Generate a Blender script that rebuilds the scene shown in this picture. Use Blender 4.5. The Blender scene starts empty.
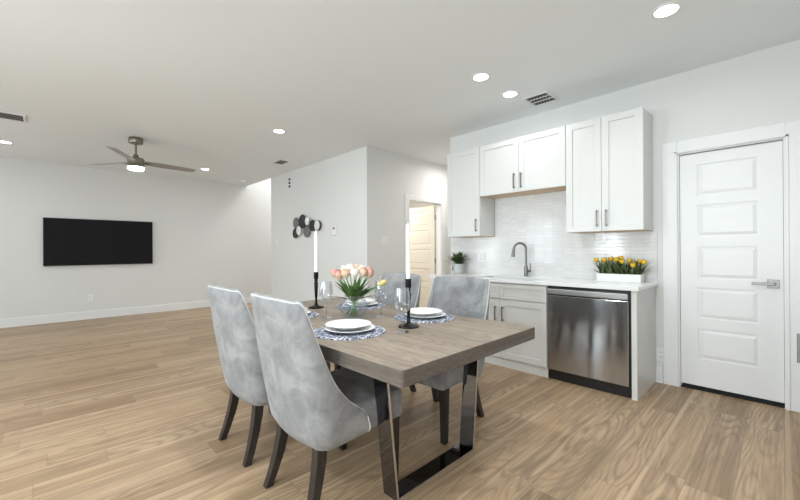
import bpy, bmesh, math, random
from mathutils import Vector, Matrix

C = bpy.context.scene.collection
scene = bpy.context.scene
R = math.radians
PI = math.pi
random.seed(7)

# ------------------------------------------------------------------ camera, sky, daylight, exposure
CAM_YAW, CAM_PITCH, CAM_ROLL, CAM_F, CAM_H = 0.80650762, 0.00178889, -0.00569588, 367.4313, 1.20433579
cam_data = bpy.data.cameras.new('camera')
cam = bpy.data.objects.new('camera', cam_data)
C.objects.link(cam)
cam_data.sensor_width = 36.0
cam_data.lens = CAM_F / 800.0 * 36.0
cam_data.clip_start = 0.02
_f = Vector((-math.sin(CAM_YAW) * math.cos(CAM_PITCH), math.cos(CAM_YAW) * math.cos(CAM_PITCH), math.sin(CAM_PITCH)))
_r0 = Vector((math.cos(CAM_YAW), math.sin(CAM_YAW), 0))
_u0 = _r0.cross(_f)
_r = _r0 * math.cos(CAM_ROLL) + _u0 * math.sin(CAM_ROLL)
_u = _r.cross(_f)
cam.matrix_world = Matrix(((_r.x, _u.x, -_f.x, 0), (_r.y, _u.y, -_f.y, 0), (_r.z, _u.z, -_f.z, CAM_H), (0, 0, 0, 1)))
scene.camera = cam

scene.view_settings.view_transform = 'Standard'
scene.view_settings.look = 'None'
scene.view_settings.gamma = 1.0
scene.view_settings.use_curve_mapping = False
scene.view_settings.exposure = 0.49

world = bpy.data.worlds.new('World')
scene.world = world
world.use_nodes = True
world.node_tree.nodes['Background'].inputs[0].default_value = (0.80, 0.90, 1.0, 1)
world.node_tree.nodes['Background'].inputs[1].default_value = 1.0

def area_light(name, loc, rot, sx, sy, power, color=(1, 1, 1), spread=180, parent=None, shape='RECTANGLE'):
    l = bpy.data.lights.new(name, 'AREA')
    l.shape = shape; l.size = sx
    if shape in ('RECTANGLE', 'ELLIPSE'): l.size_y = sy
    l.energy = power; l.color = color; l.spread = R(spread)
    o = bpy.data.objects.new(name, l); C.objects.link(o)
    o.location = loc; o.rotation_euler = rot
    if parent: o.parent = parent
    return o

# daylight outside the windows behind the camera (the second one added), plus an added window on the right
DAY = (0.87, 0.95, 1.0)
area_light('daylight', (-3.37, -3.75, 1.2), (R(90), 0, 0), 0.66, 2.1, 85, DAY)
area_light('daylight', (-5.35, -3.75, 1.5), (R(90), 0, 0), 1.1, 1.6, 24, DAY)  # lamp outside the added second window
area_light('daylight', (-7.4, -3.75, 1.5), (R(90), 0, 0), 1.2, 1.6, 42, DAY)
area_light('daylight', (1.25, -1.9, 1.5), (0, R(90), 0), 1.6, 1.6, 60, DAY)  # lamp outside the added right-wall window
area_light('daylight', (-0.9, -3.75, 1.5), (R(90), 0, 0), 1.6, 1.6, 110, DAY)
DOWNLIGHT_W = 2.5
LAMP = (0.91, 0.965, 1.0)

# ------------------------------------------------------------------ helpers
def new_bm(): return bmesh.new()

def add_box(bm, x0, x1, y0, y1, z0, z1, bevel=0.0, seg=2):
    vs = [bm.verts.new((x, y, z)) for z in (z0, z1) for y in (y0, y1) for x in (x0, x1)]
    F = [(0, 2, 3, 1), (4, 5, 7, 6), (0, 1, 5, 4), (2, 6, 7, 3), (0, 4, 6, 2), (1, 3, 7, 5)]
    fs = [bm.faces.new([vs[i] for i in f]) for f in F]
    if bevel > 0:
        es = list({e for f in fs for e in f.edges})
        bmesh.ops.bevel(bm, geom=es, offset=bevel, offset_type='OFFSET', segments=seg, profile=0.5, affect='EDGES', clamp_overlap=True)

def add_lathe(bm, prof, n=32, cx=0, cy=0, close=False):
    rings = []
    for r, z in prof:
        if r < 1e-5: rings.append([bm.verts.new((cx, cy, z))])
        else: rings.append([bm.verts.new((cx + r * math.cos(2 * PI * k / n), cy + r * math.sin(2 * PI * k / n), z)) for k in range(n)])
    for a, b in zip(rings[:-1], rings[1:]):
        for k in range(n):
            k2 = (k + 1) % n
            if len(a) == 1 and len(b) == 1: continue
            if len(a) == 1: bm.faces.new((a[0], b[k], b[k2]))
            elif len(b) == 1: bm.faces.new((a[k], b[0], a[k2]))
            else: bm.faces.new((a[k], b[k], b[k2], a[k2]))

def add_tube(bm, pts, rad, n=10, caps=True):
    pts = [Vector(p) for p in pts]
    rads = rad if isinstance(rad, (list, tuple)) else [rad] * len(pts)
    rings = []; prev = None
    for i, p in enumerate(pts):
        t = (pts[min(i + 1, len(pts) - 1)] - pts[max(i - 1, 0)]).normalized()
        if prev is None:
            a = Vector((0, 0, 1)) if abs(t.z) < 0.9 else Vector((1, 0, 0))
            prev = t.cross(a).normalized()
        u = (prev - t * prev.dot(t)).normalized(); prev = u
        v = t.cross(u)
        rings.append([bm.verts.new(p + (u * math.cos(2 * PI * k / n) + v * math.sin(2 * PI * k / n)) * rads[i]) for k in range(n)])
    for a, b in zip(rings[:-1], rings[1:]):
        for k in range(n): bm.faces.new((a[k], a[(k + 1) % n], b[(k + 1) % n], b[k]))
    if caps:
        bm.faces.new(rings[0][::-1]); bm.faces.new(rings[-1])

def add_square_tube(bm, pts, widths):
    """square section swept along pts, section kept level"""
    rings = []
    for p, w in zip(pts, widths):
        h = w / 2
        rings.append([bm.verts.new((p[0] + sx * h, p[1] + sy * h, p[2])) for sx, sy in ((-1, -1), (1, -1), (1, 1), (-1, 1))])
    for a, b in zip(rings[:-1], rings[1:]):
        for k in range(4): bm.faces.new((a[k], a[(k + 1) % 4], b[(k + 1) % 4], b[k]))
    bm.faces.new(rings[0][::-1]); bm.faces.new(rings[-1])

def obj(name, bm, mat, parent=None, smooth=False, angle=None, loc=None):
    bmesh.ops.recalc_face_normals(bm, faces=bm.faces)
    me = bpy.data.meshes.new(name)
    bm.to_mesh(me); bm.free()
    if mat: me.materials.append(mat)
    if smooth:
        for p in me.polygons: p.use_smooth = True
        if angle:
            try: me.set_sharp_from_angle(angle=R(angle))
            except Exception: pass
    o = bpy.data.objects.new(name, me); C.objects.link(o)
    if parent: o.parent = parent
    if loc: o.location = loc
    return o

def tag(o, label, cat, group=None):
    o['label'] = label; o['category'] = cat
    if group: o['group'] = group
    return o

def thing(name, label, cat, loc=(0, 0, 0), rotz=0, group=None):
    o = bpy.data.objects.new(name, None); C.objects.link(o)
    o.empty_display_size = 0.1
    o.location = loc; o.rotation_euler = (0, 0, rotz)
    return tag(o, label, cat, group)

def struct(name, bm, mat, parent=None, smooth=False):
    o = obj(name, bm, mat, parent, smooth)
    if not parent: o['kind'] = 'structure'
    return o

def dup(root, loc, rotz, label=None):
    r = root.copy(); C.objects.link(r); r.location = loc; r.rotation_euler = (0, 0, rotz)
    if label: r['label'] = label
    for ch in list(root.children):
        c = ch.copy(); C.objects.link(c); c.parent = r
        for g in ch.children:
            d = g.copy(); C.objects.link(d); d.parent = c
    return r

def box_obj(name, dims, mat, parent=None, bevel=0.0, seg=2):
    bm = new_bm(); add_box(bm, *dims, bevel=bevel, seg=seg)
    return obj(name, bm, mat, parent)

# ------------------------------------------------------------------ materials
def pbr(name, col, rough=0.5, metal=0.0, **kw):
    m = bpy.data.materials.new(name); m.use_nodes = True
    b = m.node_tree.nodes['Principled BSDF']
    b.inputs['Base Color'].default_value = (*col, 1)
    b.inputs['Roughness'].default_value = rough
    b.inputs['Metallic'].default_value = metal
    for k, v in kw.items(): b.inputs[k.replace('_', ' ')].default_value = v
    return m

class NT:
    """small node-building helper"""
    def __init__(s, m): s.t = m.node_tree; s.n = s.t.nodes; s.l = s.t.links; s.b = s.n['Principled BSDF']
    def add(s, typ, **kw):
        n = s.n.new(typ)
        for k, v in kw.items(): setattr(n, k, v)
        return n
    def link(s, a, b): s.l.new(a, b)
    def math(s, op, a, b=None, c=None):
        n = s.add('ShaderNodeMath', operation=op)
        for i, v in enumerate((a, b, c)):
            if v is None: continue
            if isinstance(v, (int, float)): n.inputs[i].default_value = v
            else: s.link(v, n.inputs[i])
        return n.outputs[0]
    def ramp(s, fac, stops):
        n = s.add('ShaderNodeValToRGB'); e = n.color_ramp.elements
        while len(e) < len(stops): e.new(0.5)
        for i, (p, c) in enumerate(stops):
            e[i].position = p; e[i].color = (*c, 1) if len(c) == 3 else c
        s.link(fac, n.inputs[0]); return n.outputs[0]
    def mix(s, fac, a, b, blend='MIX'):
        n = s.add('ShaderNodeMix', data_type='RGBA', blend_type=blend)
        for sock, v in ((n.inputs['Factor'], fac), (n.inputs[6], a), (n.inputs[7], b)):
            if isinstance(v, (int, float)): sock.default_value = v
            elif isinstance(v, tuple): sock.default_value = (*v, 1)
            else: s.link(v, sock)
        return n.outputs[2]
    def noise(s, vec, scale, detail=4, rough=0.5, dist=0.0, w=None):
        n = s.add('ShaderNodeTexNoise')
        if w is not None:
            n.noise_dimensions = '4D'; s.link(w, n.inputs['W'])
        s.link(vec, n.inputs['Vector'])
        n.inputs['Scale'].default_value = scale; n.inputs['Detail'].default_value = detail
        n.inputs['Roughness'].default_value = rough; n.inputs['Distortion'].default_value = dist
        return n.outputs['Fac']
    def bump(s, h, strength=0.2, dist=0.01):
        n = s.add('ShaderNodeBump'); n.inputs['Strength'].default_value = strength; n.inputs['Distance'].default_value = dist
        s.link(h, n.inputs['Height']); s.link(n.outputs[0], s.b.inputs['Normal'])

def paint(name, col, rough=0.6, bump=0.06, scale=160):
    m = pbr(name, col, rough); t = NT(m)
    g = t.add('ShaderNodeNewGeometry')
    n = t.noise(g.outputs['Position'], scale, 2)
    big = t.noise(g.outputs['Position'], 0.8, 2)
    c2 = tuple(c * 0.975 for c in col)
    t.link(t.mix(big, col, c2), t.b.inputs['Base Color'])
    t.bump(n, bump, 0.002)
    return m

def plank_floor(name):
    m = pbr(name, (0.5, 0.4, 0.3), 0.42); t = NT(m)
    g = t.add('ShaderNodeNewGeometry'); s = t.add('ShaderNodeSeparateXYZ'); t.link(g.outputs['Position'], s.inputs[0])
    X, Y = s.outputs[0], s.outputs[1]
    wn = t.add('ShaderNodeTexWhiteNoise', noise_dimensions='1D'); t.link(t.math('FLOOR', t.math('DIVIDE', X, 0.18)), wn.inputs['W'])
    cv = t.add('ShaderNodeCombineXYZ'); t.link(t.math('MULTIPLY_ADD', wn.outputs['Value'], 1.22, Y), cv.inputs[0]); t.link(X, cv.inputs[1])
    br = t.add('ShaderNodeTexBrick', offset=0.0, squash=1.0)
    br.inputs['Color1'].default_value = (0, 0, 0, 1); br.inputs['Color2'].default_value = (1, 1, 1, 1); br.inputs['Mortar'].default_value = (0.5, 0.5, 0.5, 1)
    br.inputs['Scale'].default_value = 1.0; br.inputs['Mortar Size'].default_value = 0.0011; br.inputs['Mortar Smooth'].default_value = 0.3
    br.inputs['Brick Width'].default_value = 1.22; br.inputs['Row Height'].default_value = 0.18
    t.link(cv.outputs[0], br.inputs['Vector'])
    sr = t.add('ShaderNodeSeparateColor'); t.link(br.outputs['Color'], sr.inputs[0])
    rnd = sr.outputs[0]
    w = t.math('MULTIPLY', rnd, 40.0)
    gv = t.add('ShaderNodeCombineXYZ'); t.link(t.math('MULTIPLY', Y, 0.75), gv.inputs[0]); t.link(t.math('MULTIPLY', X, 5.2), gv.inputs[1])
    n1 = t.noise(gv.outputs[0], 1.0, 1.5, 0.45, 0.15, w)
    rings = t.math('SINE', t.math('MULTIPLY', n1, 125.0))
    rings = t.math('MULTIPLY_ADD', rings, 0.5, 0.5)
    fv = t.add('ShaderNodeCombineXYZ'); t.link(t.math('MULTIPLY', Y, 3.0), fv.inputs[0]); t.link(t.math('MULTIPLY', X, 90.0), fv.inputs[1])
    n2 = t.noise(fv.outputs[0], 1.0, 5, 0.6, 0.0, w)
    bv = t.add('ShaderNodeCombineXYZ'); t.link(t.math('MULTIPLY', Y, 0.5), bv.inputs[0]); t.link(t.math('MULTIPLY', X, 6.0), bv.inputs[1])
    n3 = t.noise(bv.outputs[0], 1.0, 3, 0.5, 0.2, w)
    base = t.ramp(rnd, [(0.0, (0.32, 0.205, 0.112)), (0.3, (0.43, 0.287, 0.165)), (0.65, (0.54, 0.378, 0.228)), (1.0, (0.385, 0.262, 0.158))])
    dark = t.mix(0.75, base, (0.13, 0.085, 0.052))
    mask = t.math('MULTIPLY', t.math('POWER', rings, 3.0), t.ramp(n3, [(0.38, (0.12, 0.12, 0.12)), (0.62, (0.62, 0.62, 0.62))]))
    c = t.mix(t.ramp(n3, [(0.35, (0, 0, 0)), (0.7, (0.55, 0.55, 0.55))]), base, (0.62, 0.455, 0.30))
    c = t.mix(mask, c, dark)
    c = t.mix(t.ramp(n2, [(0.42, (0, 0, 0)), (0.72, (0.72, 0.72, 0.72))]), c, dark)
    lv = t.add('ShaderNodeCombineXYZ'); t.link(t.math('MULTIPLY', Y, 0.35), lv.inputs[0]); t.link(t.math('MULTIPLY', X, 26.0), lv.inputs[1])
    n4 = t.noise(lv.outputs[0], 1.0, 3, 0.55, 0.0, w)
    vf = t.math('FRACT', t.math('DIVIDE', X, 0.18))
    sap = t.math('MULTIPLY', t.math('LESS_THAN', t.math('ADD', vf, t.math('MULTIPLY', n3, 0.12)), 0.20), t.math('MULTIPLY', t.math('GREATER_THAN', t.math('FRACT', t.math('MULTIPLY', rnd, 7.3)), 0.45), 0.5))
    c = t.mix(sap, c, (0.62, 0.45, 0.295))
    c = t.mix(t.ramp(n4, [(0.46, (0, 0, 0)), (0.68, (0.6, 0.6, 0.6))]), c, dark)
    c = t.mix(t.math('MULTIPLY', br.outputs['Fac'], 0.75), c, (0.13, 0.09, 0.06))
    t.link(c, t.b.inputs['Base Color'])
    t.link(t.math('MULTIPLY_ADD', n2, 0.2, 0.32), t.b.inputs['Roughness'])
    t.b.inputs['Specular IOR Level'].default_value = 0.4
    h = t.math('SUBTRACT', t.math('MULTIPLY', n2, 0.3), br.outputs['Fac'])
    t.bump(h, 0.25, 0.002)
    return m

def weathered_wood(name, cols, dark, stretch=(1.2, 9.0, 9.0), rough=0.5):
    m = pbr(name, cols[0], rough); t = NT(m)
    tc = t.add('ShaderNodeTexCoord'); mp = t.add('ShaderNodeMapping'); t.link(tc.outputs['Object'], mp.inputs[0])
    mp.inputs['Scale'].default_value = stretch
    n1 = t.noise(mp.outputs[0], 1.0, 3, 0.5, 0.4)
    rings = t.math('MULTIPLY_ADD', t.math('SINE', t.math('MULTIPLY', n1, 95.0)), 0.5, 0.5)
    mp2 = t.add('ShaderNodeMapping'); t.link(tc.outputs['Object'], mp2.inputs[0])
    mp2.inputs['Scale'].default_value = tuple(v * 9 if v > 2 else v * 2.5 for v in stretch)
    n2 = t.noise(mp2.outputs[0], 1.0, 6, 0.65)
    n3 = t.noise(mp.outputs[0], 0.5, 2)
    base = t.ramp(n3, [(0.3, cols[0]), (0.7, cols[1])])
    c = t.mix(t.math('MULTIPLY', t.math('POWER', rings, 2.0), 0.5), base, dark)
    c = t.mix(t.ramp(n2, [(0.4, (0, 0, 0)), (0.75, (0.75, 0.75, 0.75))]), c, dark)
    t.link(c, t.b.inputs['Base Color'])
    t.bump(t.math('ADD', n2, t.math('MULTIPLY', rings, -0.3)), 0.25, 0.003)
    return m

def velvet(name, c1, c2):
    m = pbr(name, c1, 0.85); t = NT(m)
    tc = t.add('ShaderNodeTexCoord')
    n = t.noise(tc.outputs['Object'], 7.0, 5, 0.65, 0.5)
    n2 = t.noise(tc.outputs['Object'], 320, 2)
    t.link(t.ramp(n, [(0.38, c2), (0.62, c1)]), t.b.inputs['Base Color'])
    t.b.inputs['Sheen Weight'].default_value = 0.15; t.b.inputs['Sheen Roughness'].default_value = 0.4
    t.bump(t.math('ADD', t.math('MULTIPLY', n, 0.6), n2), 0.12, 0.004)
    return m

def brushed_steel(name, col, rough=0.28, aniso=0.8, rot=0.0, axis=(220, 220, 2)):
    m = pbr(name, col, rough, 1.0); t = NT(m)
    tc = t.add('ShaderNodeTexCoord'); mp = t.add('ShaderNodeMapping'); t.link(tc.outputs['Object'], mp.inputs[0])
    mp.inputs['Scale'].default_value = axis
    n = t.noise(mp.outputs[0], 1.0, 3)
    t.link(t.math('MULTIPLY_ADD', n, 0.12, rough - 0.06), t.b.inputs['Roughness'])
    t.b.inputs['Anisotropic'].default_value = aniso; t.b.inputs['Anisotropic Rotation'].default_value = rot
    tg = t.add('ShaderNodeTangent', direction_type='RADIAL', axis='Z'); t.link(tg.outputs[0], t.b.inputs['Tangent'])
    return m

def thin_glass(name, tint=(1, 1, 1), edge=0.75, base=0.05):
    m = bpy.data.materials.new(name); m.use_nodes = True
    nt = m.node_tree; nt.nodes.remove(nt.nodes['Principled BSDF'])
    out = nt.nodes['Material Output']
    tr = nt.nodes.new('ShaderNodeBsdfTransparent'); tr.inputs[0].default_value = (*tint, 1)
    gl = nt.nodes.new('ShaderNodeBsdfGlossy'); gl.inputs['Roughness'].default_value = 0.03; gl.inputs[0].default_value = (0.95, 0.97, 1, 1)
    lw = nt.nodes.new('ShaderNodeLayerWeight'); lw.inputs[0].default_value = 0.35
    mr = nt.nodes.new('ShaderNodeMapRange'); mr.inputs[3].default_value = base; mr.inputs[4].default_value = edge
    mx = nt.nodes.new('ShaderNodeMixShader')
    nt.links.new(lw.outputs['Facing'], mr.inputs[0]); nt.links.new(mr.outputs[0], mx.inputs[0])
    nt.links.new(tr.outputs[0], mx.inputs[1]); nt.links.new(gl.outputs[0], mx.inputs[2]); nt.links.new(mx.outputs[0], out.inputs[0])
    return m

def emit(name, col, strength):
    m = pbr(name, (0.9, 0.9, 0.9), 0.5)
    b = m.node_tree.nodes['Principled BSDF']
    b.inputs['Emission Color'].default_value = (*col, 1); b.inputs['Emission Strength'].default_value = strength
    return m

def tiles(name):
    m = pbr(name, (0.8, 0.8, 0.79), 0.12); t = NT(m)
    g = t.add('ShaderNodeNewGeometry'); s = t.add('ShaderNodeSeparateXYZ'); t.link(g.outputs['Position'], s.inputs[0])
    cv = t.add('ShaderNodeCombineXYZ')
    t.link(t.math('ADD', s.outputs[0], 0.79 + 10.5), cv.inputs[0]); t.link(t.math('ADD', s.outputs[2], -0.905 + 3.6), cv.inputs[1])
    br = t.add('ShaderNodeTexBrick', offset=0.0, squash=1.0)
    br.inputs['Color1'].default_value = (0.0, 0.0, 0.0, 1); br.inputs['Color2'].default_value = (1, 1, 1, 1); br.inputs['Mortar'].default_value = (0.5, 0.5, 0.5, 1)
    br.inputs['Scale'].default_value = 1; br.inputs['Mortar Size'].default_value = 0.0017; br.inputs['Mortar Smooth'].default_value = 0.2
    br.inputs['Brick Width'].default_value = 0.105; br.inputs['Row Height'].default_value = 0.036
    t.link(cv.outputs[0], br.inputs['Vector'])
    sr = t.add('ShaderNodeSeparateColor'); t.link(br.outputs['Color'], sr.inputs[0])
    c = t.mix(sr.outputs[0], (0.74, 0.74, 0.73), (0.80, 0.80, 0.79))
    c = t.mix(t.math('MULTIPLY', br.outputs['Fac'], 0.6), c, (0.56, 0.56, 0.55))
    t.link(c, t.b.inputs['Base Color'])
    t.link(t.math('MULTIPLY_ADD', br.outputs['Fac'], 0.6, 0.1), t.b.inputs['Roughness'])
    wob = t.noise(g.outputs['Position'], 22, 2)
    t.bump(t.math('ADD', t.math('MULTIPLY', br.outputs['Fac'], -1.0), t.math('MULTIPLY', t.math('ADD', wob, sr.outputs[0]), 0.35)), 0.35, 0.003)
    return m

def placemat_weave(name):
    m = pbr(name, (0.5, 0.5, 0.6), 0.9); t = NT(m)
    tc = t.add('ShaderNodeTexCoord'); s = t.add('ShaderNodeSeparateXYZ'); t.link(tc.outputs['Object'], s.inputs[0])
    r = t.math('SQRT', t.math('ADD', t.math('MULTIPLY', s.outputs[0], s.outputs[0]), t.math('MULTIPLY', s.outputs[1], s.outputs[1])))
    a = t.math('ARCTAN2', s.outputs[1], s.outputs[0])
    ring = t.math('SINE', t.math('MULTIPLY', r, 330.0))
    sp = t.math('SINE', t.math('ADD', t.math('MULTIPLY', a, 44.0), t.math('MULTIPLY', t.math('SIGN', ring), 1.3)))
    n = t.noise(tc.outputs['Object'], 75, 3, 0.7)
    v = t.math('ADD', t.math('MULTIPLY', t.math('MULTIPLY', ring, sp), 0.05), n)
    c = t.ramp(v, [(0.40, (0.025, 0.034, 0.070)), (0.49, (0.11, 0.135, 0.21)), (0.56, (0.56, 0.57, 0.62)), (0.72, (0.80, 0.80, 0.81))])
    t.link(c, t.b.inputs['Base Color'])
    t.bump(v, 0.6, 0.004)
    return m

def petal_mat(name, base, tip):
    m = pbr(name, base, 0.5, Subsurface_Weight=0.0); t = NT(m)
    tc = t.add('ShaderNodeTexCoord'); s = t.add('ShaderNodeSeparateXYZ'); t.link(tc.outputs['Generated'], s.inputs[0])
    n = t.noise(tc.outputs['Object'], 70, 3)
    f = t.math('ADD', s.outputs[2], t.math('MULTIPLY', t.math('SUBTRACT', n, 0.5), 0.5))
    t.link(t.ramp(f, [(0.1, base), (0.75, tip)]), t.b.inputs['Base Color'])
    return m

def leaf_mat(name, c1, c2):
    m = pbr(name, c1, 0.45); t = NT(m)
    tc = t.add('ShaderNodeTexCoord'); n = t.noise(tc.outputs['Object'], 25, 3)
    t.link(t.ramp(n, [(0.3, c1), (0.7, c2)]), t.b.inputs['Base Color'])
    return m

M = {}
M['wall'] = paint('wall_paint', (0.75, 0.75, 0.732))
M['ceiling'] = paint('ceiling_paint', (0.875, 0.905, 0.912), 0.8, 0.12, 90)
M['trim'] = paint('trim_paint', (0.83, 0.83, 0.825), 0.35, 0.02)
M['cab'] = paint('cabinet_paint', (0.705, 0.705, 0.685), 0.3, 0.015)
M['floor'] = plank_floor('oak_plank_floor')
M['cream'] = paint('cream_door_paint', (0.80, 0.76, 0.68), 0.4, 0.02)
M['tile'] = tiles('stacked_glossy_tile')
M['table'] = weathered_wood('grey_brown_oak', ((0.27, 0.212, 0.158), (0.385, 0.315, 0.245)), (0.13, 0.10, 0.078), (1.1, 7.0, 34.0), 0.48)
M['table_edge'] = weathered_wood('darker_edge_wood', ((0.135, 0.112, 0.092), (0.20, 0.170, 0.142)), (0.045, 0.036, 0.029), (1.1, 2.2, 60.0), 0.6)  # darker version of the tabletop wood, used on its side faces
M['leg'] = weathered_wood('ebonised_wood', ((0.022, 0.018, 0.016), (0.040, 0.032, 0.028)), (0.008, 0.007, 0.006), (9.0, 9.0, 1.2), 0.35)
M['maple'] = weathered_wood('raw_maple_ply', ((0.72, 0.54, 0.34), (0.80, 0.62, 0.42)), (0.50, 0.34, 0.20), (1.0, 8.0, 8.0), 0.5)
M['velvet'] = velvet('grey_velvet', (0.325, 0.327, 0.33), (0.205, 0.208, 0.213))
M['piping'] = velvet('piping_velvet', (0.58, 0.58, 0.57), (0.50, 0.50, 0.50))
M['chrome'] = pbr('polished_chrome', (0.20, 0.205, 0.22), 0.05, 1.0)
M['chrome_edge'] = pbr('lit_edge_metal', (0.62, 0.61, 0.59), 0.35, 1.0)  # bright wall reflection on the leg ends put into a paler metal
M['steel'] = brushed_steel('brushed_stainless', (0.52, 0.53, 0.54), 0.15, 0.88, 0.25, (400, 400, 1))
M['steel2'] = brushed_steel('bar_stainless', (0.56, 0.56, 0.56), 0.3, 0.5, 0.0, (2, 300, 300))
M['nickel'] = pbr('satin_nickel', (0.24, 0.235, 0.225), 0.36, 1.0)
M['fan_metal'] = pbr('brushed_bronze_nickel', (0.25, 0.23, 0.19), 0.35, 1.0)
M['fan_blade'] = weathered_wood('grey_blade_wood', ((0.33, 0.31, 0.29), (0.40, 0.38, 0.36)), (0.26, 0.24, 0.22), (1.5, 9, 9), 0.5)
M['black'] = pbr('black_plastic', (0.008, 0.008, 0.009), 0.35)
M['screen'] = pbr('matte_black_screen', (0.010, 0.010, 0.011), 0.55, Specular_IOR_Level=0.12)
M['black_metal'] = pbr('black_lacquer_metal', (0.004, 0.004, 0.004), 0.32, 0.0, Specular_IOR_Level=0.25)
M['dark_gap'] = pbr('dark_void', (0.012, 0.012, 0.012), 0.9)  # near-black colour standing in for unlit space behind the closed door
M['quartz'] = paint('white_quartz', (0.86, 0.86, 0.855), 0.15, 0.0)
M['ceramic'] = pbr('white_ceramic', (0.92, 0.92, 0.92), 0.15)
M['pot'] = paint('grey_ceramic', (0.56, 0.56, 0.55), 0.5, 0.1)
M['boxwood'] = paint('white_planter', (0.82, 0.82, 0.80), 0.45, 0.1)
M['wax'] = pbr('white_wax', (0.90, 0.90, 0.88), 0.4)
M['plate_switch'] = pbr('white_plastic', (0.84, 0.84, 0.83), 0.4)
M['glass'] = thin_glass('clear_glass', (0.955, 0.965, 0.97), 0.5, 0.04)
M['crystal'] = thin_glass('crystal_glass', (0.965, 0.97, 0.975), 0.62, 0.03)
M['crystal_stem'] = thin_glass('crystal_stem', (0.86, 0.87, 0.88), 0.85, 0.10)
M['window_glass'] = thin_glass('window_glass', (0.98, 0.99, 0.99), 0.5, 0.03)
M['water'] = thin_glass('vase_water', (0.90, 0.94, 0.96), 0.22, 0.03)
M['mat'] = placemat_weave('blue_white_weave')
M['lamp'] = emit('lit_lens', (1.0, 0.98, 0.95), 9.0)
M['art_dark'] = pbr('charcoal_metal', (0.030, 0.036, 0.036), 0.4, 0.3)
M['art_grey'] = pbr('grey_metal_and_shadow', (0.17, 0.17, 0.165), 0.5, 0.3)
M['art_taupe'] = pbr('taupe_metal', (0.19, 0.18, 0.17), 0.5, 0.3)
M['art_silver'] = pbr('pale_disc', (0.78, 0.78, 0.77), 0.4, 0.0)
M['leaf'] = leaf_mat('tulip_leaf', (0.040, 0.090, 0.020), (0.105, 0.195, 0.045))
M['stem'] = leaf_mat('tulip_stem', (0.13, 0.27, 0.08), (0.20, 0.36, 0.12))
M['leaf_dark'] = leaf_mat('dark_leaf', (0.035, 0.055, 0.020), (0.11, 0.15, 0.05))
M['soil'] = paint('dark_soil', (0.03, 0.022, 0.015), 0.9, 0.4)
M['yellow'] = petal_mat('yellow_petal', (0.72, 0.42, 0.02), (0.90, 0.58, 0.03))
M['pink'] = petal_mat('pink_petal', (0.70, 0.53, 0.38), (0.55, 0.27, 0.22))
M['peach'] = petal_mat('peach_petal', (0.76, 0.62, 0.43), (0.69, 0.43, 0.30))
M['cream_petal'] = petal_mat('cream_petal', (0.80, 0.76, 0.55), (0.86, 0.76, 0.62))
M['white_petal'] = petal_mat('white_petal', (0.80, 0.78, 0.66), (0.88, 0.86, 0.80))
M['green_petal'] = petal_mat('green_yellow_petal', (0.42, 0.52, 0.12), (0.82, 0.50, 0.22))
M['vent_dark'] = pbr('vent_shadow', (0.045, 0.045, 0.045), 0.9)
M['vent_grey'] = pbr('vent_slat', (0.22, 0.22, 0.215), 0.5)

# ------------------------------------------------------------------ room shell
XL, YA, XB, YW, H = -8.685, 3.377, -4.217, 3.99, 2.74     # tv wall, entry wall, hall wall, kitchen wall, ceiling
XR, YN = 0.78, -3.3                                        # right wall, wall behind the camera
XE = -3.155                                                # free end of the kitchen wall
XS = -7.412                                                # edge of the stair opening
YEND = 8.0
T = 0.12

bm = new_bm(); add_box(bm, XL - T, XR + T, YN - T, YEND + T, -0.10, 0); struct('floor', bm, M['floor'])
bm = new_bm()
add_box(bm, XL - T, XR + T, YN - T, YA, H, H + T)
add_box(bm, XS, XR + T, YA, YEND + T, H, H + T)
struct('ceiling', bm, M['ceiling'])
bm = new_bm(); add_box(bm, XL - T, XS + T, YA - T, YEND + T, 5.0, 5.12); struct('ceiling_stairwell', bm, M['ceiling'])
bm = new_bm(); add_box(bm, XL - T, XL, YN - T, YA + 0.01, 0, H); struct('wall_left', bm, M['wall'])
bm = new_bm(); add_box(bm, XL - T - 0.02, XL - 0.02, YA + 0.01, YEND + T, 0, 5.0); struct('wall_stairwell', bm, M['wall'])
bm = new_bm(); add_box(bm, XL - T, XS, YA - T, YA, H + T, 5.0); struct('wall_over_stairwell', bm, M['wall'])
bm = new_bm(); add_box(bm, XS, XB, YA, YA + T, 0, H); struct('wall_entry', bm, M['wall'])
bm = new_bm(); add_box(bm, XS, XS + T, YA + T, YEND, 0, 5.0); struct('wall_stair_side', bm, M['wall'])
# hall wall with the doorway
DY0, DY1, DZ = 4.25, 5.06, 2.03
bm = new_bm()
add_box(bm, XB - T, XB, YA + T, DY0, 0, H); add_box(bm, XB - T, XB, DY1, YEND, 0, H); add_box(bm, XB - T, XB, DY0, DY1, DZ, H)
struct('wall_hall', bm, M['wall'])
bm = new_bm(); add_box(bm, XS + T, XB - T, 6.2, 6.2 + T, 0, H); struct('wall_side_room', bm, M['wall'])
bm = new_bm(); add_box(bm, XL - T, XR + T, YEND, YEND + T, 0, 5.0); struct('wall_hall_end', bm, M['wall'])
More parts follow.
